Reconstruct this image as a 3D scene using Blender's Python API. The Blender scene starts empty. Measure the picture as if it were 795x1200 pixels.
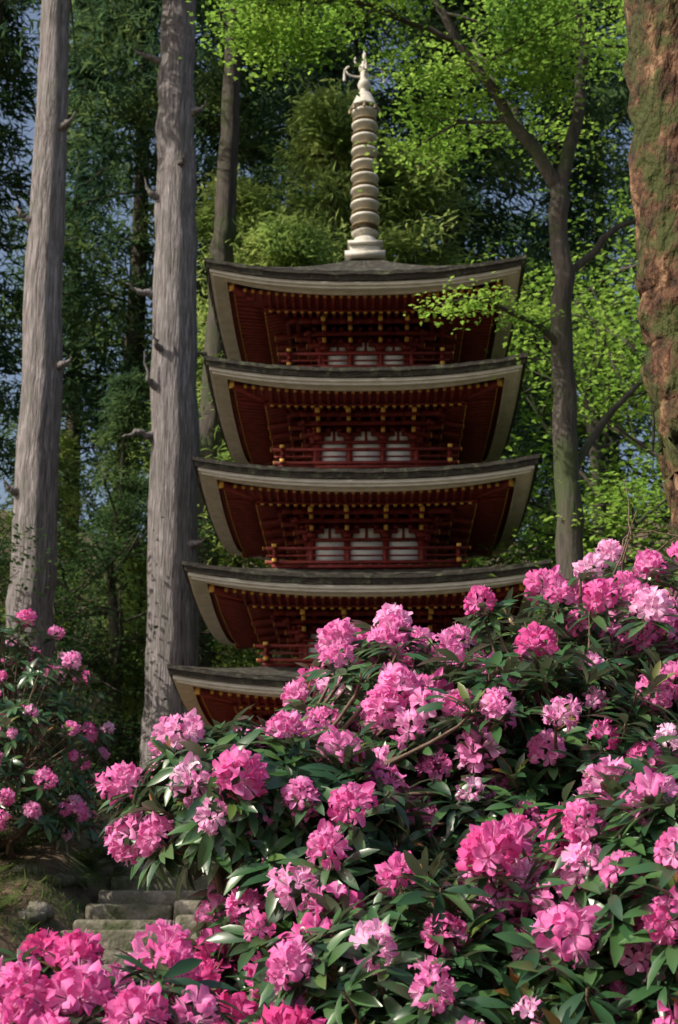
import bpy, math, random
import numpy as np
from mathutils import Vector
rng=np.random.default_rng(7); random.seed(7)
S=bpy.context.scene
def link(o,parent=None):
    S.collection.objects.link(o)
    if parent is not None: o.parent=parent
    return o
def empty(name,loc=(0,0,0),rz=0):
    e=bpy.data.objects.new(name,None); e.location=loc; e.rotation_euler=(0,0,rz); e.empty_display_size=.2
    return link(e)
def unit(a): return a/np.maximum(np.linalg.norm(a,axis=-1,keepdims=True),1e-9)
# ------------------------------------------------------------ materials
def newmat(name):
    m=bpy.data.materials.new(name); m.use_nodes=True; nt=m.node_tree
    return m,nt,nt.nodes,nt.links,nt.nodes['Principled BSDF']
def noisemat(name,cols,scale=5,stretch=(1,1,1),rough=.85,bump=.3,bscale=None,detail=8,pos=None,spec=.3,dist=.02,moss=None,mossscale=1.2,mosspos=(.48,.62)):
    m,nt,N,L,b=newmat(name)
    tc=N.new('ShaderNodeTexCoord'); mp=N.new('ShaderNodeMapping'); mp.inputs['Scale'].default_value=stretch
    L.new(tc.outputs['Object'],mp.inputs[0])
    n=N.new('ShaderNodeTexNoise'); n.inputs['Scale'].default_value=scale; n.inputs['Detail'].default_value=detail; n.inputs['Roughness'].default_value=.65
    L.new(mp.outputs[0],n.inputs['Vector'])
    r=N.new('ShaderNodeValToRGB'); cr=r.color_ramp
    k=len(cols); pos=pos or [.3+.4*i/(k-1) for i in range(k)]
    while len(cr.elements)<k: cr.elements.new(.5)
    for e,p,c in zip(cr.elements,pos,cols): e.position=p; e.color=(*c,1)
    L.new(n.outputs['Fac'],r.inputs[0]); col=r.outputs[0]
    if moss:
        n3=N.new('ShaderNodeTexNoise'); n3.inputs['Scale'].default_value=mossscale; n3.inputs['Detail'].default_value=9; n3.inputs['Roughness'].default_value=.7
        L.new(tc.outputs['Object'],n3.inputs['Vector'])
        r3=N.new('ShaderNodeValToRGB'); r3.color_ramp.elements[0].position=mosspos[0]; r3.color_ramp.elements[1].position=mosspos[1]
        L.new(n3.outputs['Fac'],r3.inputs[0])
        mx=N.new('ShaderNodeMixRGB'); L.new(r3.outputs[0],mx.inputs[0]); L.new(col,mx.inputs[1]); mx.inputs[2].default_value=(*moss,1); col=mx.outputs[0]
    L.new(col,b.inputs['Base Color'])
    b.inputs['Roughness'].default_value=rough; b.inputs['Specular IOR Level'].default_value=spec
    n2=N.new('ShaderNodeTexNoise'); n2.inputs['Scale'].default_value=bscale or scale*2; n2.inputs['Detail'].default_value=8
    L.new(mp.outputs[0],n2.inputs['Vector'])
    bp=N.new('ShaderNodeBump'); bp.inputs['Strength'].default_value=bump; bp.inputs['Distance'].default_value=dist
    L.new(n2.outputs['Fac'],bp.inputs['Height']); L.new(bp.outputs[0],b.inputs['Normal'])
    return m
def leafmat(name,cols,pos,trans=.35,rough=.5,attr=None,back=None,spec=.4,tmul=1.6,noise=None,simple=False):
    m,nt,N,L,b=newmat(name); out=N['Material Output']
    r=N.new('ShaderNodeValToRGB'); cr=r.color_ramp
    while len(cr.elements)<len(cols): cr.elements.new(.5)
    for e,p,c in zip(cr.elements,pos,cols): e.position=p; e.color=(*c,1)
    g=N.new('ShaderNodeNewGeometry')
    if attr:
        a=N.new('ShaderNodeAttribute'); a.attribute_name=attr; src=a.outputs['Fac']
    else: src=g.outputs['Random Per Island']
    if noise:
        tn=N.new('ShaderNodeTexNoise'); tn.inputs['Scale'].default_value=noise; tn.inputs['Detail'].default_value=1
        L.new(g.outputs['Position'],tn.inputs['Vector'])
        ma=N.new('ShaderNodeMath'); ma.operation='MULTIPLY_ADD'; ma.inputs[1].default_value=2.6; ma.inputs[2].default_value=-.8
        L.new(tn.outputs['Fac'],ma.inputs[0])
        mm=N.new('ShaderNodeMix'); mm.inputs[0].default_value=.6; L.new(src,mm.inputs[2]); L.new(ma.outputs[0],mm.inputs[3]); src=mm.outputs[0]
    L.new(src,r.inputs[0]); col=r.outputs[0]
    if back:
        mx=N.new('ShaderNodeMixRGB'); L.new(g.outputs['Backfacing'],mx.inputs[0]); L.new(col,mx.inputs[1]); mx.inputs[2].default_value=(*back,1); col=mx.outputs[0]
    if simple:
        N.remove(b); b=N.new('ShaderNodeBsdfDiffuse'); L.new(col,b.inputs[0])
    else:
        L.new(col,b.inputs['Base Color']); b.inputs['Roughness'].default_value=rough; b.inputs['Specular IOR Level'].default_value=spec
    t=N.new('ShaderNodeBsdfTranslucent')
    mc=N.new('ShaderNodeVectorMath'); mc.operation='SCALE'; mc.inputs['Scale'].default_value=tmul; L.new(col,mc.inputs[0]); L.new(mc.outputs[0],t.inputs[0])
    ms=N.new('ShaderNodeMixShader'); ms.inputs[0].default_value=trans
    L.new(b.outputs[0],ms.inputs[1]); L.new(t.outputs[0],ms.inputs[2]); L.new(ms.outputs[0],out.inputs[0])
    return m
M={}
M['cedar_bark']=noisemat('cedar_bark',[(.07,.06,.06),(.215,.19,.19),(.38,.355,.36)],scale=6,stretch=(3.4,3.4,.28),bump=1,bscale=10,dist=.07,pos=[.33,.5,.7],moss=(.15,.15,.13),mossscale=2.2,mosspos=(.48,.72))
M['dark_bark']=noisemat('dark_bark',[(.03,.026,.022),(.10,.085,.07)],scale=6,stretch=(2,2,.35),bump=.8,dist=.03,moss=(.04,.055,.02))
M['brown_bark']=noisemat('brown_bark',[(.025,.014,.009),(.11,.052,.028),(.28,.17,.095)],scale=7,stretch=(1.5,1.5,.8),bump=1,bscale=11,dist=.12,pos=[.38,.53,.66],moss=(.045,.055,.012),mossscale=4,mosspos=(.46,.56))
M['red']=noisemat('red_paint_wood',[(.10,.012,.011),(.25,.032,.025)],scale=7,bump=.1,rough=.6)
M['gold']=noisemat('yellow_paint_wood',[(.50,.25,.04),(.74,.46,.11)],scale=9,bump=.05,rough=.5)
M['pale']=noisemat('weathered_white_board',[(.50,.47,.42),(.74,.71,.65)],scale=5,stretch=(1,1,3),bump=.15)
M['white']=noisemat('plaster',[(.78,.78,.76),(.86,.86,.84)],scale=4,bump=.08)
M['shingle']=noisemat('bark_shingle',[(.018,.016,.014),(.06,.052,.045)],scale=14,stretch=(1,1,2.5),bump=.8,dist=.03,moss=(.11,.125,.08),mossscale=6,mosspos=(.52,.66))
M['bronze']=noisemat('weathered_gilt_bronze',[(.34,.32,.26),(.66,.63,.56)],scale=6,bump=.15,rough=.5)
M['gilt']=noisemat('gilt_ring',[(.13,.10,.06),(.32,.25,.13)],scale=8,bump=.1,rough=.45)
M['stone']=noisemat('stone',[(.06,.054,.042),(.16,.142,.112),(.27,.245,.20)],scale=5,bump=.9,dist=.05,pos=[.3,.5,.7],moss=(.05,.06,.025),mossscale=3.2,mosspos=(.43,.60))
M['twig']=noisemat('twig_bark',[(.07,.045,.03),(.18,.13,.09)],scale=30,bump=.3)
M['ground']=noisemat('forest_floor',[(.045,.03,.018),(.11,.075,.045),(.17,.125,.08)],scale=2.5,bump=.8,dist=.08,bscale=9,pos=[.3,.5,.7],moss=(.045,.065,.02),mossscale=2)
M['cedar_leaf']=leafmat('cedar_needles',[(.016,.038,.026),(.045,.09,.042),(.14,.20,.06)],[0,.5,1],trans=.38,noise=.5,tmul=2,simple=True)
M['fir_leaf']=leafmat('young_conifer_needles',[(.08,.14,.04),(.20,.28,.07),(.38,.44,.15)],[0,.5,1],trans=.45,noise=.8,tmul=2,simple=True)
M['broad_leaf']=leafmat('maple_leaf',[(.05,.11,.018),(.13,.225,.035),(.22,.32,.06)],[0,.5,1],trans=.5,noise=.7,tmul=2.4,simple=True)
M['shrub_leaf']=leafmat('shrub_leaf',[(.02,.048,.02),(.05,.095,.032),(.14,.20,.055)],[0,.7,1],trans=.3,noise=1.2,simple=True)
M['rhodo_leaf']=leafmat('rhododendron_leaf',[(.014,.045,.02),(.03,.09,.032),(.055,.13,.038),(.09,.15,.03),(.22,.085,.025)],[0,.4,.8,.92,1],trans=.15,rough=.32,attr='tint',back=(.10,.13,.07),spec=.65)
M['petal']=leafmat('rhododendron_petal',[(.58,.03,.17),(.73,.11,.39),(.84,.30,.61),(.94,.68,.85)],[0,.30,.62,1],trans=.4,rough=.6,attr='tint',spec=.2,tmul=1.2)
M['grass']=leafmat('grass_blade',[(.04,.075,.02),(.09,.13,.035)],[0,1],trans=.3,simple=True)
# ------------------------------------------------------------ mesh helpers
def npmesh(name,V,F,mat,parent=None,smooth=False,tint=None,matidx=None):
    V=np.asarray(V,dtype=np.float32); F=np.asarray(F,dtype=np.int32)
    me=bpy.data.meshes.new(name); me.vertices.add(len(V)); me.vertices.foreach_set('co',V.ravel())
    k=F.shape[1]; me.loops.add(F.size); me.loops.foreach_set('vertex_index',F.ravel())
    me.polygons.add(len(F)); me.polygons.foreach_set('loop_start',np.arange(0,F.size,k,dtype=np.int32))
    me.update(calc_edges=True)
    for m_ in (mat if isinstance(mat,list) else [mat]): me.materials.append(m_)
    if matidx is not None: me.polygons.foreach_set('material_index',np.asarray(matidx,dtype=np.int32))
    if smooth: me.polygons.foreach_set('use_smooth',np.ones(len(F),dtype=bool))
    if tint is not None:
        a=me.attributes.new('tint','FLOAT','POINT'); a.data.foreach_set('value',np.asarray(tint,dtype=np.float32))
    me.update()
    o=bpy.data.objects.new(name,me)
    return link(o,parent)
def scatter(TV,TF,P,R):
    V=np.einsum('nij,vj->nvi',R,TV)+P[:,None,:]
    F=TF[None]+(np.arange(len(P))*len(TV))[:,None,None]
    return V.reshape(-1,3),F.reshape(-1,TF.shape[1])
def frames(d,n,scale):
    f=unit(d); r=unit(np.cross(f,n+1e-4)); nn=np.cross(r,f)
    return np.stack([r,f,nn],axis=-1)*np.asarray(scale).reshape(-1,1,1)
class Tubes:
    def __init__(s): s.V=[];s.F=[];s.n=0
    def add(s,pts,rad,seg=7,wob=0.0):
        pts=np.array(pts,float); rad=np.array(rad,float); k=len(pts)
        tg=unit(np.gradient(pts,axis=0))
        up=np.array([0,1,0.]) if abs(tg[0][2])>.6 else np.array([0,0,1.])
        a=unit(np.cross(tg,up)); b=np.cross(tg,a)
        th=np.linspace(0,2*np.pi,seg,endpoint=False)
        rr=rad[:,None]*(1+wob*rng.standard_normal((k,seg)))
        V=pts[:,None]+rr[...,None]*(a[:,None]*np.cos(th)[None,:,None]+b[:,None]*np.sin(th)[None,:,None])
        i=np.arange(k-1)[:,None]*seg; j=np.arange(seg)[None]; j2=(j+1)%seg
        F=np.stack([i+j,i+j2,i+seg+j2,i+seg+j],-1).reshape(-1,4)
        s.V.append(V.reshape(-1,3)); s.F.append(F+s.n); s.n+=k*seg
    def obj(s,name,mat,parent=None): return npmesh(name,np.concatenate(s.V),np.concatenate(s.F),mat,parent,smooth=True)
def interp(pts,rad,n,jit=0):
    pts=np.array(pts,float); t=np.linspace(0,1,len(pts)); q=np.linspace(0,1,n)
    P=np.stack([np.interp(q,t,pts[:,i]) for i in range(3)],-1); r=np.interp(q,np.linspace(0,1,len(rad)),rad)
    for _ in range(2): P[1:-1]=(P[:-2]+2*P[1:-1]+P[2:])/4
    if jit: P[1:-1]+=rng.standard_normal((n-2,3))*jit
    return P,r
# ------------------------------------------------------------ terrain
X0,X1=-1.93,3.1
def H(x,y):
    x=np.asarray(x,float); y=np.asarray(y,float)
    z=np.clip((y-5.4)/(15.4-5.4),0,1)*2.75
    instair=(x>X0)&(x<X1)&(y<15.6)&(y>5)
    bank=np.clip(np.maximum(X0-x,x-X1)/.35,0,1)*np.clip((y-6)/3,0,1)*np.clip((17-y)/2,0,1)
    z=z+bank*.28+np.where(instair,-.16,0)
    hill=np.clip(y-31,0,70); z=z+hill*.36
    side=np.clip(np.abs(x)-14,0,60)*np.clip((y-8)/20,0,1)*.25; z=z+side
    nz=.5*np.sin(x*1.7+y*.6)*np.sin(y*1.3-x*.4)+.3*np.sin(x*4.1+1)*np.sin(y*3.7)
    return z+nz*.09*(1-instair)*np.clip(.4+.6*(np.abs(x)>3.5)+0*(y),0,1)
def axis(dense,lo,hi,step):
    c=np.arange(dense[0],dense[1]+1e-6,step)
    g=step*2; p=dense[1]
    out=[]; 
    while p<hi: p+=g; g*=1.15; out.append(p)
    p=dense[0]; g=step*2; o2=[]
    while p>lo: p-=g; g*=1.15; o2.append(p)
    return np.concatenate([o2[::-1],c,out])
xs=axis((-7,7),-500,500,.14); ys=axis((4,34),-500,600,.18)
gx,gy=np.meshgrid(xs,ys); gz=H(gx,gy)
V=np.stack([gx,gy,gz],-1).reshape(-1,3); nx=len(xs); ny=len(ys)
ii=(np.arange(ny-1)[:,None]*nx+np.arange(nx-1)[None]).reshape(-1)
npmesh('ground',V,np.stack([ii,ii+1,ii+nx+1,ii+nx],-1),M['ground'],smooth=True)
# ------------------------------------------------------------ box builder
class Boxes:
    Q=np.array([[0,3,2,1],[4,5,6,7],[0,1,5,4],[1,2,6,5],[2,3,7,6],[3,0,4,7]])
    def __init__(s): s.V=[];s.F=[];s.M=[];s.n=0
    def hexa(s,P,m): 
        s.V.append(np.array(P,float)); s.F.append(s.Q+s.n); s.M+= [m]*6; s.n+=8
    def box(s,x0,x1,y0,y1,z0,z1,m): s.hexa([(x0,y0,z0),(x1,y0,z0),(x1,y1,z0),(x0,y1,z0),(x0,y0,z1),(x1,y0,z1),(x1,y1,z1),(x0,y1,z1)],m)
    def sbox(s,k,u0,u1,w0,w1,za,zb,h,m):
        P=[(u0,w1,zb),(u1,w1,zb),(u1,w0,za),(u0,w0,za)]
        P=P+[(u,w,z+h) for u,w,z in P]
        s.hexa([loc(k,*p) for p in P],m)
    def quadgrid(s,G,m):
        G=np.array(G,float); a,b=G.shape[:2]
        i=(np.arange(a-1)[:,None]*b+np.arange(b-1)[None]).reshape(-1)
        s.V.append(G.reshape(-1,3)); s.F.append(np.stack([i,i+1,i+b+1,i+b],-1)+s.n); s.M+=[m]*len(i); s.n+=a*b
    def obj(s,name,mats,parent=None): return npmesh(name,np.concatenate(s.V),np.concatenate(s.F),mats,parent,matidx=s.M)
CK=[(1,0),(0,1),(-1,0),(0,-1)]
def loc(k,u,w,z):
    c,sn=CK[k]; x,y=u,-w
    return (x*c-y*sn, x*sn+y*c, z)
# ------------------------------------------------------------ pagoda
PM=[M['red'],M['gold'],M['pale'],M['white'],M['shingle'],M['stone']]
pg=empty('five_storied_pagoda',(.47,25,0),math.radians(-1.2))
T=[(2.94,5.50,1.22,.22),(2.78,7.10,1.06,.22),(2.68,8.79,.95,.22),(2.56,10.50,.85,.22),(2.59,12.18,.76,.26)]
for t,(h,cz,b,lf) in enumerate(T):
    ze=cz-lf; top=t==4
    Lf=lambda u: lf*(min(abs(u)/h,1))**2.4
    R=Boxes()
    wi=.16 if top else T[t+1][2]
    Rz=1.36 if top else .60
    def roofz(r,s):
        return ze+Rz*(.62*r+.38*r*r)+lf*abs(s)**2.4*(1-r)**1.6
    ns=40
    for k in range(4):
        G=[[loc(k,s*(h+(wi-h)*r),h+(wi-h)*r,roofz(r,s)+ (0 if abs(s)>.97 else .012*math.sin(s*37+r*9))) for s in np.linspace(-1,1,ns+1)] for r in np.linspace(0,1,9)]
        R.quadgrid(G,4)
        ss=np.linspace(-1,1,ns+1)
        wv=[0 if abs(s)>.97 else random.uniform(-.007,.007) for s in ss]
        def strip(wa,za,wb,zb,m,):
            G=[[loc(k,s*(h-w),h-w+(q if m==4 else 0),ze+z+Lf(s*h)+(q if m==4 and z<0 and z>-.15 else 0)) for s,q in zip(ss,wv)] for w,z in ((wa,za),(wb,zb))]
            R.quadgrid(G,m)
        strip(0,0,.0,-.06,4); strip(.0,-.06,.02,-.06,4); strip(.02,-.06,.04,-.145,4); strip(.04,-.145,.08,-.155,4)
        strip(.08,-.155,.085,-.205,2); strip(.085,-.205,.12,-.205,2); strip(.12,-.205,.13,-.25,2); strip(.13,-.25,.30,-.24,2)
        strip(.30,-.24,.305,-.275,2); strip(.305,-.275,.345,-.275,2); strip(.345,-.275,.35,-.20,0); strip(.35,-.20,.46,-.20,0)
    R.obj('roof',PM,pg)
    Q=Boxes()
    for k in range(4):
        ss=np.linspace(-1,1,17)
        def sof(w):
            if w>h-.9: return ze-.215+.10*(h-.4-w)
            return ze-.265+.2*(h-.9-w)
        ws=[h-.44,h-.9,h-.901,(h+b)/2-.3,b-.05]
        G=[[loc(k,s*w,w,sof(w)+lf*abs(s*w/h)**2.4*max(0,(w-b)/(h-b))) for s in ss] for w in ws]
        Q.quadgrid(G,0)
        n=int((h-.42)*2/.135); 
        for i in range(n+1):
            u=-(h-.5)+2*(h-.5)*i/n
            wo=h-.45; wi2=max(abs(u),h-1.0)
            if wo-wi2>.05:
                za=sof(wi2)-.065+Lf(u)*max(0,(wi2-b)/(h-b)); zb=sof(wo)-.065+Lf(u)*.95
                Q.sbox(k,u-.024,u+.024,wi2,wo,za,zb,.06,0)
                Q.sbox(k,u-.027,u+.027,wo+.001,wo+.012,zb-.002,zb-.002,.062,1)
            wo=h-.93; wi2=max(abs(u),b)
            if wo-wi2>.05 and abs(u)<wo:
                za=sof(wi2)-.085+Lf(u)*max(0,(wi2-b)/(h-b)); zb=sof(wo-.0)-.085+Lf(u)*max(0,(wo-b)/(h-b))
                Q.sbox(k,u-.026,u+.026,wi2,wo,za,zb,.07,0)
                Q.sbox(k,u-.029,u+.029,wo+.001,wo+.013,zb-.002,zb-.002,.05,1)
        for off,hh in ((.9,.05),(1.25,.09)):
            w=h-off; us=np.linspace(-w,w,13)
            if w<b: continue
            for a_,b_ in zip(us[:-1],us[1:]):
                zc=sof(w-.002)-.085-(.09 if off>1 else -.035)
                f=max(0,(w-b)/(h-b)); z1=zc+Lf(a_)*f; z2=zc+Lf(b_)*f
                P=[(a_,w,z1),(b_,w,z2),(b_,w-.07,z2),(a_,w-.07,z1)]
                Q.hexa([loc(k,*p) for p in P+[(p[0],p[1],p[2]+hh) for p in P]],0)
    for k in range(4):
        d=(h-.42)
        def cp(w,du,z): 
            x,y,_=loc(k,w,w,0); px,py=(-y,x); l=math.hypot(px,py); return (x+px/l*du,y+py/l*du,z)
        za=ze-.1-.2; zb=ze-.37+lf*.9
        P=[cp(d,-.05,zb),cp(d,.05,zb),cp(b,.05,za),cp(b,-.05,za)]
        Q.hexa(P+[(p[0],p[1],p[2]+.12) for p in P],0)
        P=[cp(d+.015,-.055,zb-.003),cp(d+.015,.055,zb-.003),cp(d+.001,.055,zb-.003),cp(d+.001,-.055,zb-.003)]
        Q.hexa(P+[(p[0],p[1],p[2]+.126) for p in P],1)
    Q.obj('rafters',PM,pg)
    W=Boxes(); z0=3.05 if t==0 else (T[t-1][1]-T[t-1][3])+.50
    zt=ze-.10
    core=b-.05
    W.box(-core,core,-core,core,z0-.4,zt,0)
    zb0=ze-.66 if t else ze-.85
    cols=[-b+.06,-b/3,b/3,b-.06]
    for k in range(4):
        for u in cols: 
            W.sbox(k,u-.05,u+.05,core,b+.03,z0-.1,z0-.1,zb0-z0+.1,0)
        for a_,b_ in zip(cols[:-1],cols[1:]):
            W.sbox(k,a_+.052,b_-.052,core,b-.006,z0+.05,z0+.05,zb0-z0-.10,3)
            mid=(a_+b_)/2; wd=(b_-a_)/2-.08
            P=[(mid-wd,core,zb0+.0),(mid+wd,core,zb0+.0),(mid+wd,b-.008,zb0+.0),(mid-wd,b-.008,zb0+.0)]
            P2=[(mid-wd*.8,core,zb0+.17),(mid+wd*.8,core,zb0+.17),(mid+wd*.8,b-.008,zb0+.17),(mid-wd*.8,b-.008,zb0+.17)]
            W.hexa([loc(k,*p) for p in P+P2],3)
            W.sbox(k,mid-.022,mid+.022,core,b+.02,zb0,zb0,.17,0)
            if t==0: W.sbox(k,a_+.12,b_-.12,b-.01,b+.01,z0+.1,z0+.1,1.0,0)
        W.sbox(k,-b-.08,b+.08,b-.0,b+.05,zb0-.05,zb0-.05,.045,0)
        W.sbox(k,-b-.03,b+.03,b-.0,b+.045,z0+.0,z0+.0,.05,0)
        stp=.19; rise=.145
        for ci,u in enumerate(cols):
            W.sbox(k,u-.075,u+.075,b-.06,b+.1,zb0,zb0,.08,0)
            for j in range(3):
                zz=zb0+.08+j*rise; wo=b+stp*(j+1)
                W.sbox(k,u-.03,u+.03,b-.05,wo+.05,zz,zz,.08,0)
                W.sbox(k,u-.032,u+.032,wo+.051,wo+.064,zz-.003,zz-.003,.084,1)
                wl=b+stp*j
                a0=max(u-.2,-b-.24-stp*j); a1=min(u+.2,b+.24+stp*j)
                W.sbox(k,a0,a1,wl-.034,wl+.036,zz+.004,zz+.004,.065,0)
                if j==2:
                    W.sbox(k,a0-.011,a0-.001,wl-.034,wl+.036,zz+.004,zz+.004,.06,1)
                    W.sbox(k,a1+.001,a1+.011,wl-.034,wl+.036,zz+.004,zz+.004,.06,1)
                for du in (-.16,0,.16):
                    W.sbox(k,u+du-.042,u+du+.042,wl-.052,wl+.054,zz+.081,zz+.081,.055,0)
            wo=b+.78; zz=zb0+.26
            W.sbox(k,u-.035,u+.035,b,wo,zz+.12,zz-.02,.08,0)
            W.sbox(k,u-.037,u+.037,wo+.001,wo+.015,zz-.022,zz-.022,.084,1)
        for j in range(1,4):
            wl=b+stp*j; zz=zb0+.08+(j-1)*rise+.142
            W.sbox(k,-wl-.1,wl+.1,wl-.03,wl+.031,zz,zz,.06+.002*k,0)
    W.obj('body_and_brackets',PM,pg)
    A=Boxes(); rw=b+.52 if t else b+.9
    A_z=z0-.04
    for k in range(4):
        e=.0015*k
        A.sbox(k,-rw-.05,rw+.05,b-.02,rw+.05,A_z-.06+e,A_z-.06+e,.05,0)
        A.sbox(k,-rw+.1,rw-.1,b,rw-.12,A_z-.3,A_z-.3,.24,0)
        hgt=.25 if t else .5
        ext=.13
        A.sbox(k,-rw-ext,rw+ext,rw-.04,rw+.03,A_z+.02+e,A_z+.02+e,.05,0)
        A.sbox(k,-rw-ext,rw+ext,rw-.022,rw+.012,A_z+hgt*.57+e,A_z+hgt*.57+e,.024,0)
        A.sbox(k,-rw-ext-.05,rw+ext+.05,rw-.03,rw+.025,A_z+hgt+e,A_z+hgt+e,.045,0)
        for sg in (-1,1):
            for zz,hh in ((A_z+.02,.05),(A_z+hgt,.045)):
                u=sg*(rw+ext+(.05 if zz>A_z+.1 else 0)); a0,a1=sorted((u+sg*.001,u+sg*.013))
                A.sbox(k,a0,a1,rw-.042,rw+.032,zz+e-.003,zz+e-.003,hh+.006,1)
        for i in range(6):
            u=-rw+2*rw*i/5
            A.sbox(k,u-.025,u+.025,rw-.03,rw+.02,A_z-.01,A_z-.01,hgt+.01,0)
    A.obj('balcony_railing',PM,pg)
P0=Boxes(); P0.box(-2.3,2.3,-2.3,2.3,2.3,2.95,5); P0.box(-2.36,2.36,-2.36,2.36,2.9,3.0,5)
for i in range(3): P0.box(-.7,.7,-2.36-.3*(i+1),-2.36-.3*i-.002,2.4,2.93-.1*i-.06,5)
P0.obj('stone_podium',PM,pg)
def lathe(prof,seg=24):
    th=np.linspace(0,2*np.pi,seg,endpoint=False); V=[];k=len(prof)
    for r,z in prof: V+= [(r*math.cos(a),r*math.sin(a),z) for a in th]
    F=[[i*seg+j,i*seg+(j+1)%seg,(i+1)*seg+(j+1)%seg,(i+1)*seg+j] for i in range(k-1) for j in range(seg)]
    return V,F
class Acc:
    def __init__(s): s.V=[];s.F=[];s.M=[]
    def add(s,V,F,m=0): n=len(s.V); s.V+=list(V); s.F+=[[a+n for a in f] for f in F]; s.M+=[m]*len(F)
sp=Acc()
zb=13.24
Bx=Boxes(); Bx.box(-.36,.36,-.36,.36,zb,zb+.10,0); Bx.box(-.27,.27,-.27,.27,zb+.1,zb+.26,0); Bx.box(-.31,.31,-.31,.31,zb+.26,zb+.32,0)
Bx.obj('spire_base',[M['bronze']],pg)
V,F=lathe([(.25,zb+.31),(.24,zb+.40),(.2,zb+.47),(.12,zb+.51),(.2,zb+.55),(.25,zb+.59),(.22,zb+.61),(.09,zb+.63)]); sp.add(V,F)
V,F=lathe([(.10,zb+.6),(.08,17.0),(.03,17.5)],12); sp.add(V,F)
dzr=.268
for i in range(9):
    z=zb+.74+i*dzr; r=.262-.004*i
    V,F=lathe([(.09,z+.03),(r*.74,z+.03),(r*.80,z+.10),(r,z+.115),(r*1.03,z+.14),(r,z+.17),(.09,z+.15)]); sp.add(V,F)
    V,F=lathe([(r*.84,z-.035),(r*.96,z-.028),(r*.96,z-.008),(r*.7,z-.0),(.10,z-.02),(r*.76,z-.04)]); sp.add(V,F,1)
z=zb+.74+9*dzr-.02
V,F=lathe([(.06,z+.33),(.14,z+.28),(.24,z+.05),(.28,z+.0),(.26,z-.01),(.05,z+.1)],8); sp.add(V,F)
for a in range(8):
    th=a*math.pi/4; V,F=lathe([(.001,z-.02),(.02,z-.03),(.028,z-.1),(.03,z-.11)],6); V=[(x+.27*math.cos(th),y+.27*math.sin(th),zz) for x,y,zz in V]; sp.add(V,F,1)
V,F=lathe([(.04,z+.33),(.10,z+.40),(.13,z+.48),(.10,z+.56),(.04,z+.60),(.04,z+.74),(.1,z+.8),(.1,z+.86),(.03,z+.95),(.015,z+1.15),(.001,z+1.35)],14); sp.add(V,F)
npmesh('spire_rings',sp.V,sp.F,[M['bronze'],M['gilt']],pg,smooth=False,matidx=sp.M)
tb=Tubes()
for a in range(4):
    th=a*math.pi/2+.1; c,s_=math.cos(th),math.sin(th)
    pts=[(r*c,r*s_,zz) for r,zz in ((.03,z+.66),(.2,z+.64),(.33,z+.70),(.37,z+.82),(.28,z+.86))]
    P,r=interp(pts,[.022,.018,.02],9); tb.add(P,r,6)
    pts=[(r*c,r*s_,zz) for r,zz in ((.37,z+.80),(.375,z+.7),(.37,z+.55))]
    P,r=interp(pts,[.008,.03],5); tb.add(P,r,6)
    pts=[(r*c,r*s_,zz) for r,zz in ((.03,z+.9),(.14,z+.9),(.2,z+.98),(.16,z+1.06))]
    P,r=interp(pts,[.018,.015],7); tb.add(P,r,6)
tb.obj('spire_ornament',M['bronze'],pg)
# ------------------------------------------------------------ stairs
st=Boxes(); n=25; run=(15.4-5.4)/n
for i in range(n):
    z=2.75*(i+1)/n; y=5.4+i*run
    x=X0+random.uniform(-.10,.08)
    while x<X1-.01:
        w=random.uniform(.5,1.1); x2=min(x+w,X1)
        if X1-x2<.3: x2=X1
        dz=random.uniform(-.02,.02); dy=random.uniform(-.04,.04)
        P=[(x+.008,y+dy,z-.17),(x2-.008,y+dy+random.uniform(-.03,.03),z-.17),(x2-.008,y+run+.12,z-.17),(x+.008,y+run+.12,z-.17)]
        Tt=[(p[0],p[1]+(.03 if q<2 else 0),z+dz+random.uniform(-.012,.012)-.002*(q>1)) for q,p in enumerate(P)]
        st.hexa(P+Tt,0); x=x2
o=st.obj('stone_stairs',[M['stone']]); bv=o.modifiers.new('b','BEVEL'); bv.width=.03; bv.segments=2
rk=Acc()
for i in range(34):
    y=random.uniform(7,16.5); x=random.choice([X0-.15,X0-.15,X1+.2])+random.uniform(-.2,.03) if i<22 else random.uniform(-4,-2.4)
    s_=random.uniform(.05,.13)
    V,F=lathe([(.05,-.6),(.8,-.4),(1,0),(.7,.5),(.35,.7),(.02,.75)],9)
    q=rng.uniform(.75,1.25,(6,9,1)); V=(np.array(V).reshape(6,9,3)*q).reshape(-1,3)*[s_*1.3,s_,s_*.75]+[x,y,float(H(x,y))]
    rk.add([tuple(v) for v in V],F)
npmesh('bank_rocks',rk.V,rk.F,M['stone'],smooth=True)
def randdir(n,zmin=-1): 
    v=unit(rng.standard_normal((n*3,3))); v=v[v[:,2]>zmin]; return v[:n]
GT=np.array([(-.05,0,0),(.05,0,0),(.02,.7,.1),(0,1,-.05)]); GF=np.array([[0,1,2,3]])
n=14000; gx=np.concatenate([rng.uniform(-5.5,X0+.03,n),rng.uniform(X1+.05,6,n//3)]); gy=rng.uniform(6,19,len(gx))
keep=(np.sin(gx*3.1+gy*1.3)+np.sin(gy*2.7-gx)+rng.standard_normal(len(gx))*.5)>0; gx=gx[keep];gy=gy[keep]
P=np.stack([gx,gy,H(gx,gy)-.01],-1); d=unit(rng.standard_normal((len(P),3))*.6+[0,0,1]); 
V,F=scatter(GT,GF,P,frames(d,rng.standard_normal((len(P),3)),rng.uniform(.04,.12,len(P)))); npmesh('grass',V,F,M['grass'])
FVt=[];FFt=[]
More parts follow.
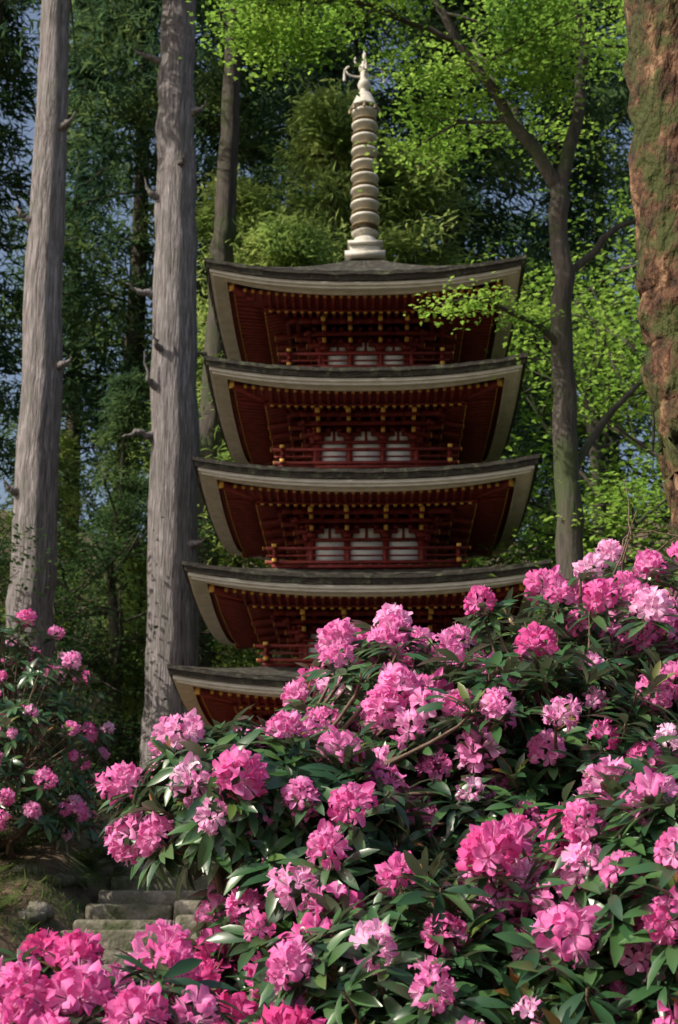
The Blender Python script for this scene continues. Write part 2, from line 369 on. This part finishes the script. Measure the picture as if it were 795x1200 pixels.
for i in range(12):
    y=.12+.07*i; w=.26*math.sin(math.pi*(.18+.8*i/12)); z=.35*y-.55*y*y
    for sg in (-1,1):
        n0=len(FVt); FVt+=[(0,y-.015,z),(sg*w*.5,y+.0,z+.01),(sg*w,y+.09,z-.03),(sg*w*.5,y+.045,z)]; FFt.append([n0,n0+1,n0+2,n0+3])
n0=len(FVt); FVt+=[(-.008,0,0),(.008,0,0),(.005,1,-.2),(-.005,1,-.2)]; FFt.append([n0,n0+1,n0+2,n0+3])
fp=[];fd=[]
for i in range(46):
    x=rng.uniform(-3.4,X0-.05) if i%5 else rng.uniform(X1+.1,4.5); y=rng.uniform(9,17)
    for a in rng.uniform(0,6.28,9): fp.append((x,y,float(H(x,y)))); fd.append((math.cos(a),math.sin(a),.55))
fd=np.array(fd)+rng.standard_normal((len(fd),3))*.1
V,F=scatter(np.array(FVt),np.array(FFt),np.array(fp),frames(fd,np.tile([0,0,1.],(len(fd),1)),rng.uniform(.22,.42,len(fd))))
npmesh('ferns',V,F,M['grass'])
# ------------------------------------------------------------ conifers
BT=np.array([(0,0,0),(.10,.45,.03),(0,1,-.08),(-.10,.45,.03)]); BF=np.array([[0,1,2,3]])
def conifer_crown(name,mat,Ht,Rad,lo,nb,per,blades,bl,seed):
    global rng
    old=rng; rng=np.random.default_rng(seed)
    t=rng.uniform(0,1,nb)**.9; z=lo+(Ht-lo)*t; az=rng.uniform(0,6.283,nb)
    Lb=Rad*(1-t)**.65*rng.uniform(.55,1.1,nb)+.25
    s=rng.uniform(.2,1,(nb,per)); 
    px=np.cos(az)[:,None]*s*Lb[:,None]; py=np.sin(az)[:,None]*s*Lb[:,None]
    pz=z[:,None]+.25*s*Lb[:,None]-.55*(s**2)*Lb[:,None]
    C=np.stack([px,py,pz],-1)+rng.standard_normal((nb,per,3))*.12*Lb[:,None,None]*[1,1,.5]
    out=np.stack([np.cos(az),np.sin(az),-.35+0*az],-1)[:,None,:]
    C=C.reshape(-1,3); O=np.repeat(out,per,1).reshape(-1,3)
    Cc=np.repeat(C,blades,0); Oo=np.repeat(O,blades,0)
    P=Cc+rng.standard_normal(Cc.shape)*[.28,.28,.16]*(Rad/3)
    d=unit(Oo+rng.standard_normal(Cc.shape)*.75)
    nn=rng.standard_normal(Cc.shape)*.6+[0,0,1]
    V,F=scatter(BT,BF,P,frames(d,nn,bl*rng.uniform(.6,1.4,len(P))))
    tb=Tubes()
    for i in range(0,nb,2):
        c,s_=math.cos(az[i]),math.sin(az[i]); q=np.linspace(0,.9,5)
        tb.add(np.stack([c*q*Lb[i],s_*q*Lb[i],z[i]+.25*q*Lb[i]-.55*q*q*Lb[i]],-1),np.linspace(.05,.012,5),4)
    rng=old
    fo=npmesh(name,V,F,mat); tbo=tb.obj(name+'_limbs',M['dark_bark'])
    me,me2=fo.data,tbo.data
    bpy.data.objects.remove(fo); bpy.data.objects.remove(tbo)
    return me,me2
CV=[conifer_crown('crown_a',M['cedar_leaf'],27,3.6,2,118,12,14,.37,1),
    conifer_crown('crown_b',M['cedar_leaf'],24,3.2,3,98,12,14,.36,2),
    conifer_crown('crown_c',M['cedar_leaf'],29,4.2,8,108,13,14,.41,3)]
FV=conifer_crown('crown_young',M['fir_leaf'],15,2.9,2,90,12,18,.25,4)
def trunkmesh(name,ht,r0,mat):
    tb=Tubes(); zz=np.linspace(-.6,ht,14)
    tb.add(np.stack([.12*np.sin(zz*.25),.1*np.cos(zz*.2),zz],-1),np.interp(zz,[-.6,0,1.2,ht],[r0*1.5,r0*1.2,r0,.03]),10,.03)
    o=tb.obj(name,mat); me=o.data; bpy.data.objects.remove(o); return me
TM=[trunkmesh('trunk_a',27,.38,M['dark_bark']),trunkmesh('trunk_b',24,.33,M['dark_bark']),trunkmesh('trunk_c',29,.42,M['dark_bark'])]
TY=trunkmesh('trunk_young',15,.2,M['dark_bark'])
def putconifer(x,y,k,sc=1,name='cedar_tree'):
    e=empty(name,(x,y,float(H(x,y))),random.uniform(0,6.28)); e.scale=(sc*random.uniform(.9,1.15),sc*random.uniform(.9,1.15),sc)
    cr,lm=CV[k] if k<3 else FV
    link(bpy.data.objects.new('crown',cr),e); link(bpy.data.objects.new('limbs',lm),e); link(bpy.data.objects.new('trunk',TM[k] if k<3 else TY),e)
for x,y,k,s in [(-13,35,0,1),(-9.8,37,1,1),(-6.0,41,2,1),(-3.2,39,0,1.0),(0.4,42,1,1.1),(3.2,40,2,.95),(6.9,43,0,1),(10.5,39,1,.95),(14,41,2,1),
              (-17,42,2,1),(-9.3,50,0,1.0),(-13.5,45,1,1.1),(-1.6,52,2,1.1),(4.5,53,0,1.1),(9.5,51,2,1.1),(14.5,53,1,1.1),(-20,52,0,1.1),
              (-4.9,33,1,.45),(5,34,0,.5),(-11.5,28,0,.6),(12,31,0,.7),(21,34,2,1)]:
    putconifer(x,y,k,s)
for x,y,s in [(-1.3,34,.98),(-2.6,36,1.08),(1.9,37,1.15),(-4.2,31.2,.45),(-.2,36.5,1.25),(-7.2,36,.62)]: putconifer(x,y,3,s,'young_fir_tree')
def bigcedar(name,pts,rad,stubs,crown=2,crz=0,mat='cedar_bark'):
    e=empty(name,(0,0,0)); tb=Tubes()
    P,r=interp(pts,rad,60,.02); 
    k=len(P); seg=36; th=np.linspace(0,2*np.pi,seg,endpoint=False)
    ph=np.linspace(0,5,k)[:,None]
    fl=1+.03*np.sin(5*th[None]+1+ph*.5)+.03*np.sin(9*th[None]+2.2-ph*.7)+.02*np.sin(3*th[None]+ph*3)
    V=P[:,None]+(r[:,None]*fl*(1+.015*rng.standard_normal((k,seg))))[...,None]*np.stack([np.cos(th),np.sin(th),0*th],-1)[None]
    i=np.arange(k-1)[:,None]*seg; j=np.arange(seg)[None]; j2=(j+1)%seg
    npmesh('trunk',V.reshape(-1,3),np.stack([i+j,i+j2,i+seg+j2,i+seg+j],-1).reshape(-1,4),M[mat],e,smooth=True)
    for (z,dx,dy,l,up) in stubs:
        c=np.array([np.interp(z,P[:,2],P[:,q]) for q in range(3)]); rr=np.interp(z,P[:,2],r)
        d=unit(np.array([dx,dy,0.])); 
        pp=[c+d*rr*.7,c+d*(rr+l*.4)+[0,0,up*.1],c+d*(rr+l*.7)+[0,0,up*.1],c+d*(rr+l)+[0,0,up*.5]]
        Q,q=interp(pp,[.10,.07,.04,.012],9,.02); tb.add(Q,q,7,.1)
    tb.obj('dead_branch_stubs',M[mat],e)
    zt=crz; c=[np.interp(zt,P[:,2],P[:,q]) for q in range(3)]
    o=link(bpy.data.objects.new('crown',CV[crown][0]),e); o.location=(c[0],c[1],zt); o.scale=(.8,.8,.65)
    o=link(bpy.data.objects.new('limbs',CV[crown][1]),e); o.location=(c[0],c[1],zt); o.scale=(.8,.8,.65)
bigcedar('tall_cedar_tree',[(-3.2,29,2.2),(-3.2,29,4),(-3.23,29,6.3),(-3.38,29,14),(-3.51,29,21.4),(-3.7,29,40)],[.8,.56,.50,.45,.36,.05],
   [(14.3,-1,-.4,.6,.4),(11.3,-1,-.5,.65,-.3),(16.5,-1,-.6,.3,.8),(13,-.6,-1,.3,1),(17.2,.3,-1,.3,.3),(9,1,-.6,.3,.2),(18.5,1,-.5,.35,.4),(12.2,-.8,-.8,.3,1.5),(19.8,-1,-.3,.6,.5)],crz=17)
bigcedar('tall_cedar_tree.001',[(-5.5,27,2.2),(-5.52,27,4),(-5.58,27,7.6),(-5.68,27,14),(-5.76,27,20),(-5.9,27,38)],[.62,.46,.41,.35,.28,.05],
   [(12,1,-.5,.3,.3),(15,-1,-.5,.3,.6),(17,.8,-.6,.35,.5),(9.5,-.8,-.6,.25,.4)],crz=16)
bigcedar('tall_cedar_tree.002',[(-3.2,34,2.6),(-3.2,34,8),(-2.9,34,16),(-2.7,34,22),(-2.6,34,36)],[.5,.34,.3,.22,.04],[(15,-1,-.5,.4,.4)],crz=22,mat='dark_bark')
bigcedar('tall_cedar_tree.003',[(-8.7,34,2.6),(-8.7,34,9),(-8.8,34,20),(-8.9,34,38)],[.5,.3,.24,.04],[(15,1,-.5,.4,.4)],crz=19,mat='dark_bark')
# ------------------------------------------------------------ broadleaf trees
LT=np.array([(0,0,0),(.32,.4,.06),(0,1,-.1),(-.32,.4,.06)]); LF=np.array([[0,1,2,3]])
def sprays(C,ext,nper,size,flat=.12,droop=0):
    C=np.asarray(C,float); n=len(C)
    ex=rng.uniform(.6,1.3,(n,1,1))*ext
    off=rng.standard_normal((n,nper,3))*ex*np.array([1,1,flat/ max(ext,1e-3)*1.0])
    tilt=rng.standard_normal((n,1,2))*.18
    off[...,2]+=(off[...,:2]*tilt).sum(-1)-droop*np.abs(off[...,0])
    P=(C[:,None]+off).reshape(-1,3)
    d=rng.standard_normal(P.shape)*[1,1,.35]; nn=rng.standard_normal(P.shape)*.35+[0,0,1]
    return scatter(LT,LF,P,frames(d,nn,size*rng.uniform(.6,1.3,len(P))))
def grow(tb,p,d,l,r,depth,tips,spread=.7,grav=.0):
    n=6; pts=[np.array(p,float)]; dd=np.array(d,float)
    for i in range(n-1):
        dd=unit(dd+rng.standard_normal(3)*.16+[0,0,grav]); pts.append(pts[-1]+dd*l/(n-1))
    tb.add(pts,np.linspace(r,r*.5,n),6 if depth>1 else 4)
    if depth==0: tips+= [pts[2],pts[4],pts[5]]; return
    if depth==1: tips.append(pts[4])
    for i in range(3):
        q=pts[random.randint(2,n-1)]; nd=unit(dd+rng.standard_normal(3)*spread*[1,1,.6])
        grow(tb,q,nd,l*random.uniform(.5,.75),r*.5,depth-1,tips,spread,grav)
def limb(tb,pts,rad,jit=.03,n=14,seg=9):
    P,r=interp(pts,rad,n,jit); tb.add(P,r,seg,.05); return P
mp=empty('maple_tree'); tb=Tubes(); tips=[]
A=limb(tb,[(2.95,18,2.4),(2.88,18,5),(2.84,18,6.66),(2.81,18,8),(2.91,18,10.1),(2.87,18,11.1)],[.24,.18,.165,.15,.13,.12],.035,24,10)
L1=limb(tb,[(2.87,18,11.05),(2.6,17.9,11.5),(2.28,17.8,11.95),(1.51,17.6,13),(1.16,17.5,13.8),(.3,17.2,14.8)],[.10,.08,.06,.03])
L2=limb(tb,[(2.87,18,11.0),(3.2,18.1,12.2),(3.35,18,13.1),(3.13,17.8,13.9),(3,17.5,15.5)],[.10,.08,.05,.03])
L3=limb(tb,[(2.65,17.9,11.4),(2.5,18.3,12.1),(2.1,18.6,12.9),(1.9,18.8,13.8)],[.07,.05,.03])
L4=limb(tb,[(2.83,18,8.8),(2.4,17.7,9.1),(1.8,17.4,9.25),(1.1,17.2,9.05)],[.05,.035,.02,.008],.02,10,6)
L5=limb(tb,[(2.86,18,7),(3.3,18.3,7.9),(3.9,18.6,8.6),(4.6,18.8,9)],[.06,.04,.02],.03,10,6)
L6=limb(tb,[(2.9,18,9.8),(3.5,18.3,10.5),(4.2,18.6,11.1),(5,18.8,11.5)],[.06,.04,.02],.03,10,6)
L7=limb(tb,[(2.86,18,5.6),(3.4,18.1,6.3),(4.1,18.3,6.9)],[.05,.035,.015],.03,8,6)
L8=limb(tb,[(1.51,17.6,13),(.7,17.3,13.3),(-.4,17.0,13.3),(-1.5,16.8,12.9)],[.04,.03,.012],.04,14,6)
for Lm,dep,sc in ((L1,2,1.3),(L2,2,1.4),(L3,1,1.1),(L5,1,.9),(L6,1,1.0),(L7,1,.8)):
    for i in range(5,len(Lm),2):
        d=unit(rng.standard_normal(3)*[1,1,.4]+[0,0,.25]); grow(tb,Lm[i],d,sc*random.uniform(.7,1.1),.025,dep,tips)
for i in range(3,14):
    for _ in range(2):
        d=unit(rng.standard_normal(3)*[1,1,.25]+[0,0,-.08]); grow(tb,L8[i],d,.7*random.uniform(.7,1.1),.014,1,tips)
tips=[q for q in tips if not (q[2]<12.0 and q[0]<1.9) and not (abs(q[0]-.36)<.3 and q[2]<13.4)]
tips4=[L4[i]+rng.standard_normal(3)*[.1,.15,.05] for i in range(3,10) for _ in range(3)]
V,F=sprays(tips,.26,34,.085,.06); npmesh('leaves',V,F,M['broad_leaf'],mp)
V,F=sprays(tips4,.15,34,.075,.05); npmesh('branch_leaves',V,F,M['broad_leaf'],mp)
tb.obj('trunk_and_limbs',M['dark_bark'],mp)
nt_=empty('mossy_broadleaf_tree'); tb=Tubes(); tips=[]
limb(tb,np.array([(2.35,7.6,.2),(2.2,7.55,1.6),(2.06,7.5,3.0),(2.02,7.5,3.7),(1.95,7.5,4.4),(1.92,7.5,5.14),(1.95,7.5,6.7),(2.05,7.5,8.5),(2.2,7.5,11)]),[.5,.36,.33,.31,.30,.30,.33,.28,.2],.008,90,36)
for o_,d_,l_ in (((2.2,7.5,10),(.9,1,.5),3.2),((2.2,7.5,10.5),(.4,-.6,.8),3),((2.2,7.5,11),(.8,-.4,.6),3),((2.2,7.5,11),(.3,.3,1),3)):
    grow(tb,o_,d_,l_,.1,2,tips,.6)
V,F=sprays(tips,.24,40,.065,.05); npmesh('leaves',V,F,M['broad_leaf'],nt_)
tb.obj('trunk_and_limbs',M['brown_bark'],nt_)
def broadtree(x,y,ht,rad,nl,size,mat,name='broadleaf_tree'):
    e=empty(name); tb=Tubes(); tips=[]; z=float(H(x,y))
    Q=limb(tb,[(x,y,z-.3),(x+.2,y,z+ht*.4),(x-.1,y,z+ht*.8)],[.22,.16,.08],.05,12,8)
    for i in range(3,12):
        for _ in range(2):
            d=unit(rng.standard_normal(3)*[1,1,.3]+[0,0,.35]); grow(tb,Q[i],d,rad*random.uniform(.6,1),.06,2,tips,.8)
    V,F=sprays(tips,.42,nl,size,.14); npmesh('leaves',V,F,mat,e); tb.obj('trunk_and_limbs',M['dark_bark'],e)
broadtree(6.0,26,12,2.8,18,.13,M['broad_leaf']); broadtree(5.2,30,15,3.2,18,.14,M['broad_leaf']); broadtree(9,30,14,3.2,14,.15,M['broad_leaf'])
broadtree(6.3,22.5,7.5,2.0,16,.11,M['broad_leaf']); broadtree(4.9,21.5,4.5,1.5,14,.1,M['shrub_leaf'])
broadtree(-6.6,30,6,2.0,16,.12,M['shrub_leaf'],'evergreen_shrub'); broadtree(-4.6,30.5,8,1.8,14,.12,M['shrub_leaf'],'evergreen_shrub')
broadtree(-8,24,7,2,14,.12,M['shrub_leaf'])
# ------------------------------------------------------------ rhododendrons
ys_=[0,.22,.5,.78,1.0]; hw=[.015,.10,.145,.11,.012]
RV=[];
for y,w in zip(ys_,hw):
    zc=.10*y-.32*y*y
    RV+=[(-w,y,zc+w*.28),(0,y,zc),(w,y,zc+w*.28)]
RV=np.array(RV); RF=[]
for i in range(4):
    a=i*3; RF+=[[a,a+1,a+4,a+3],[a+1,a+2,a+5,a+4]]
RF=np.array(RF)
def truss_template(seed,nf=13,loose=1.0,fsz=.037):
    g=np.random.default_rng(seed); V=[];F=[];Tn=[]
    for f in range(nf):
        ph=f*2.39996; cz=1-1.3*(f+.5)/nf; sr=math.sqrt(max(0,1-cz*cz))
        ax=unit(np.array([sr*math.cos(ph),sr*math.sin(ph),cz])+g.standard_normal(3)*.20)
        t1=unit(np.cross(ax,[.3,.5,.81])); t2=np.cross(ax,t1)
        rot0=g.uniform(0,6.28); fs=fsz*g.uniform(.78,1.15); c0=ax*.026*loose*g.uniform(.8,1.5)
        ft=g.normal(0,.12)
        for p in range(5):
            a=rot0+p*2*math.pi/5; base=len(V); tw=g.normal(0,.18)
            for ri,(rr,zz,ww,tt) in enumerate(((.10,.0,.35,.95),(.40,.62,.55,.7),(.84,.95,.50,.45),(1.12,.80,.22,.3))):
                for ci in (-1,0,1):
                    aa=a+ci*ww; r2=rr*(1-.08*abs(ci)); zj=zz+(.13*g.standard_normal() if ri>1 else 0)-(.10 if ci==0 and ri>0 else 0)+tw*ci*(ri>0)
                    v=c0+fs*(t1*math.cos(aa)*r2+t2*math.sin(aa)*r2+ax*zj); V.append(v); Tn.append(tt+ft+.06*g.standard_normal()-(.1 if ci==0 and ri==2 else 0))
            for ri in range(3):
                for ci in range(2):
                    q=base+ri*3+ci; F.append([q,q+1,q+4,q+3])
        for q_ in range(3):
            a=g.uniform(0,6.28); b0=len(V)
            for rr,zz in ((.05,.2),(.12,.2),(.38,1.25),(.34,1.27)):
                V.append(c0+fs*(t1*math.cos(a)*rr+t2*math.sin(a)*rr+ax*zz)); Tn.append(1.2)
            F.append([b0,b0+1,b0+2,b0+3])
    return np.array(V),np.array(F),np.array(Tn)
TR=[truss_template(i,(13,10,12,11)[i],1.0+.15*(i%2)) for i in range(4)]+[truss_template(9,6,.8,.032)]
def rhodo(name,lobes,dens,flp,mind,root,seed,flowerboost=None,leafs=.13,trs=1.0,deep=None):
    global rng
    rng=np.random.default_rng(seed)
    e=empty(name); tips=[];axs=[];inn=[]
    C=np.array([l[0] for l in lobes]);Rr=np.array([l[1] for l in lobes])
    for c,r in zip(C,Rr):
        area=4*math.pi*((r[0]*r[1]*r[2])**(2/3))
        for shell,mult in ((1.0,1.0),(.74,.55)):
            n=int(area*dens*mult*shell)
            d=randdir(n,-.55); p=c+r*d*shell*rng.uniform(.88,1.14,(len(d),1))
            q=np.sqrt((((p[:,None]-C[None])/Rr[None])**2).sum(-1)).min(1)
            k=q>(.83*shell); p=p[k]; d=d[k]
            a=unit(unit(d/r)*.75+np.array([0,0,.65])+rng.standard_normal(p.shape)*.28)
            tips.append(p);axs.append(a);inn.append(np.full(len(p),shell<.9))
    tips=np.concatenate(tips);axs=np.concatenate(axs);inn=np.concatenate(inn)
    gz=H(tips[:,0],tips[:,1])+.15; k=tips[:,2]>gz; tips,axs,inn=tips[k],axs[k],inn[k]
    m=10; N=len(tips)
    t1=unit(np.cross(axs,rng.standard_normal(axs.shape))); t2=np.cross(axs,t1)
    az=(np.arange(m)[None]*2*np.pi/m*1.0+rng.uniform(0,6.28,(N,1))+rng.standard_normal((N,m))*.25)
    young=(rng.uniform(0,1,N)<.13)
    th=np.where(young[:,None],rng.uniform(.35,.8,(N,m)),rng.uniform(.9,1.85,(N,m)))
    rad=t1[:,None]*np.cos(az)[...,None]+t2[:,None]*np.sin(az)[...,None]
    D=axs[:,None]*np.cos(th)[...,None]+rad*np.sin(th)[...,None]+np.array([0,0,-.12])
    P=tips[:,None]+rad*.008-axs[:,None]*rng.uniform(0,.035,(N,m,1))
    Nn=np.repeat(axs[:,None],m,1)*np.sin(th)[...,None]-rad*np.cos(th)[...,None]+rng.standard_normal((N,m,3))*.2
    sc=leafs*rng.uniform(.65,1.1,(N,m))*np.where(young,.75,1)[:,None]
    V,F=scatter(RV,RF,P.reshape(-1,3),frames(D.reshape(-1,3),Nn.reshape(-1,3),sc.reshape(-1)))
    ti=np.where(young[:,None]&(rng.uniform(0,1,(N,m))<.6),rng.uniform(.9,1,(N,m)),rng.uniform(0,.87,(N,m))).reshape(-1)
    npmesh('leaves',V,F,M['rhodo_leaf'],e,smooth=True,tint=np.repeat(ti,len(RV)))
    prob=np.full(N,flp)*np.where(inn,.15,1)*np.clip(.6+.8*(np.sin(tips[:,0]*5.1+tips[:,2]*3)+np.sin(tips[:,1]*4+tips[:,2]*6.3+1)),.35,1.8)
    if flowerboost is not None: prob=prob*flowerboost(tips)
    cand=np.where(rng.uniform(0,1,N)<prob)[0]; rng.shuffle(cand); acc=[]
    for i in cand:
        if all(np.sum((tips[i]-tips[j])**2)>mind*mind for j in acc): acc.append(i)
    acc=np.array(acc); VV=[];FF=[];TT=[];off=0
    for q in range(5):
        s=acc[q::5]
        if len(s)==0: continue
        tv,tf,tt=TR[q]
        V,F=scatter(tv,tf,tips[s]+axs[s]*.03*trs,frames(np.cross(axs[s],rng.standard_normal((len(s),3))),axs[s],trs*rng.uniform(.68,1.1,len(s))))
        base=rng.normal(.46,.22,len(s))
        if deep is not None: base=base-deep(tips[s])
        T_=np.clip(tt[None]*.6+base[:,None]*.62,0,1).reshape(-1)
        VV.append(V);FF.append(F+off);TT.append(T_);off+=len(V)
    npmesh('flower_trusses',np.concatenate(VV),np.concatenate(FF),M['petal'],e,smooth=True,tint=np.concatenate(TT))
    print(name,'tips',N,'trusses',len(acc))
    tb=Tubes(); root=np.array(root,float)
    hubs=[]
    for c,r in zip(C,Rr):
        rt=root[np.argmin(((root[:,:2]-c[:2])**2).sum(1))]
        for q in range(5):
            hb=c+r*rng.uniform(-.5,.5,3); mid=(rt+hb)/2+rng.standard_normal(3)*.1
            Pq,rq=interp([rt+rng.standard_normal(3)*[.08,.08,0],mid,hb],[.035,.025,.014],9,.015); tb.add(Pq,rq,6); hubs+= [Pq[4],Pq[6],hb]
    hubs=np.array(hubs)
    for i in range(0,N,2):
        j=np.argmin(((hubs-tips[i])**2).sum(1)); a=hubs[j]; b=tips[i]
        m1=a*.45+b*.55-np.array([0,0,.08])*np.linalg.norm(a-b)+rng.standard_normal(3)*.03
        Pq,rq=interp([a,m1,b-axs[i]*.05,b],[.009,.006,.004],7); tb.add(Pq,rq,4)
    if seed==11:
        for (bx,by,bz,ex,ey,ez) in ((1.0,5.6,2.6,1.12,5.5,3.15),(1.25,5.8,2.7,1.4,5.8,3.25)):
            a=np.array([bx,by,bz]);b=np.array([ex,ey,ez])
            for q in range(4):
                c=a+(b-a)*(.35+.15*q); Pq,rq=interp([c,(c+b)/2+rng.standard_normal(3)*.05,b+rng.standard_normal(3)*.14],[.005,.003,.0015],8,.006); tb.add(Pq,rq,4)
            Pq,rq=interp([a,(a+b)/2+rng.standard_normal(3)*.05,b],[.009,.006,.002],9,.008); tb.add(Pq,rq,5)
    tb.obj('stems',M['twig'],e)
rhodo('rhododendron_bush',[((1.15,5.7,1.6),(1.15,1.1,1.22)),((2.15,6.2,1.75),(1.0,1.1,1.30)),((.14,5.3,1.5),(.46,.7,1.04)),
  ((-.28,4.5,1.96),(.30,.42,.22)),((-.02,4.4,1.45),(.34,.45,.60)),((.32,3.9,1.10),(.56,.5,.62)),((.95,4.0,1.3),(.6,.6,.68)),((-.60,3.5,1.10),(.52,.34,.42)),((.62,4.9,1.5),(.7,.6,.90))],
  112,.56,.105,[(.9,5.5,0),(2.1,6.1,.1),(.1,4.9,0),(.2,4.0,0),(-.5,3.8,0)],11,leafs=.12,trs=.96,
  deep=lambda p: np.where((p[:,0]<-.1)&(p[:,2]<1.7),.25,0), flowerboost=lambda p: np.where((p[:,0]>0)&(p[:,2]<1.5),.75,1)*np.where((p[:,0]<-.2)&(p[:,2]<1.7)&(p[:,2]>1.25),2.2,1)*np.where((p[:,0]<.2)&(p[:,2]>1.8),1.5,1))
rhodo('rhododendron_bush.001',[((-2.75,12.6,2.95),(.75,.9,1.1)),((-2.45,11.9,2.75),(.40,.6,.6)),((-3.4,13.2,3.3),(.9,.8,.95))],
  24,.75,.15,[(-2.9,12.6,2.2)],12,leafs=.15,trs=1.1)
# ------------------------------------------------------------ light, sky, camera
sun=np.array([-.68,-.30,.66]); sun=sun/np.linalg.norm(sun)
w=bpy.data.worlds.new('World'); S.world=w; w.use_nodes=True; nt=w.node_tree
sk=nt.nodes.new('ShaderNodeTexSky'); sk.sky_type='NISHITA'; sk.sun_disc=False; sk.dust_density=5; sk.ozone_density=.4
sk.sun_elevation=math.asin(sun[2]); sk.sun_rotation=math.atan2(sun[0],sun[1])
bg=nt.nodes['Background']; nt.links.new(sk.outputs[0],bg.inputs[0]); bg.inputs[1].default_value=.15
ld=bpy.data.lights.new('sun','SUN'); ld.energy=5; ld.angle=math.radians(.5); ld.color=(1,.92,.79)
lo=link(bpy.data.objects.new('sun',ld)); lo.rotation_euler=Vector(sun.tolist()).to_track_quat('Z','Y').to_euler(); lo.location=(-20,0,30)
cd=bpy.data.cameras.new('camera'); cd.sensor_fit='VERTICAL'; cd.sensor_height=24; cd.lens=35.6; cd.clip_end=2000; cd.clip_start=.05
cd.dof.use_dof=True; cd.dof.focus_distance=5.2; cd.dof.aperture_fstop=5
co=link(bpy.data.objects.new('camera',cd)); co.location=(0,0,1.6); co.rotation_euler=(math.radians(90+15.7),0,0)
S.camera=co
S.view_settings.view_transform='Standard'; S.view_settings.look='None'; S.view_settings.exposure=0
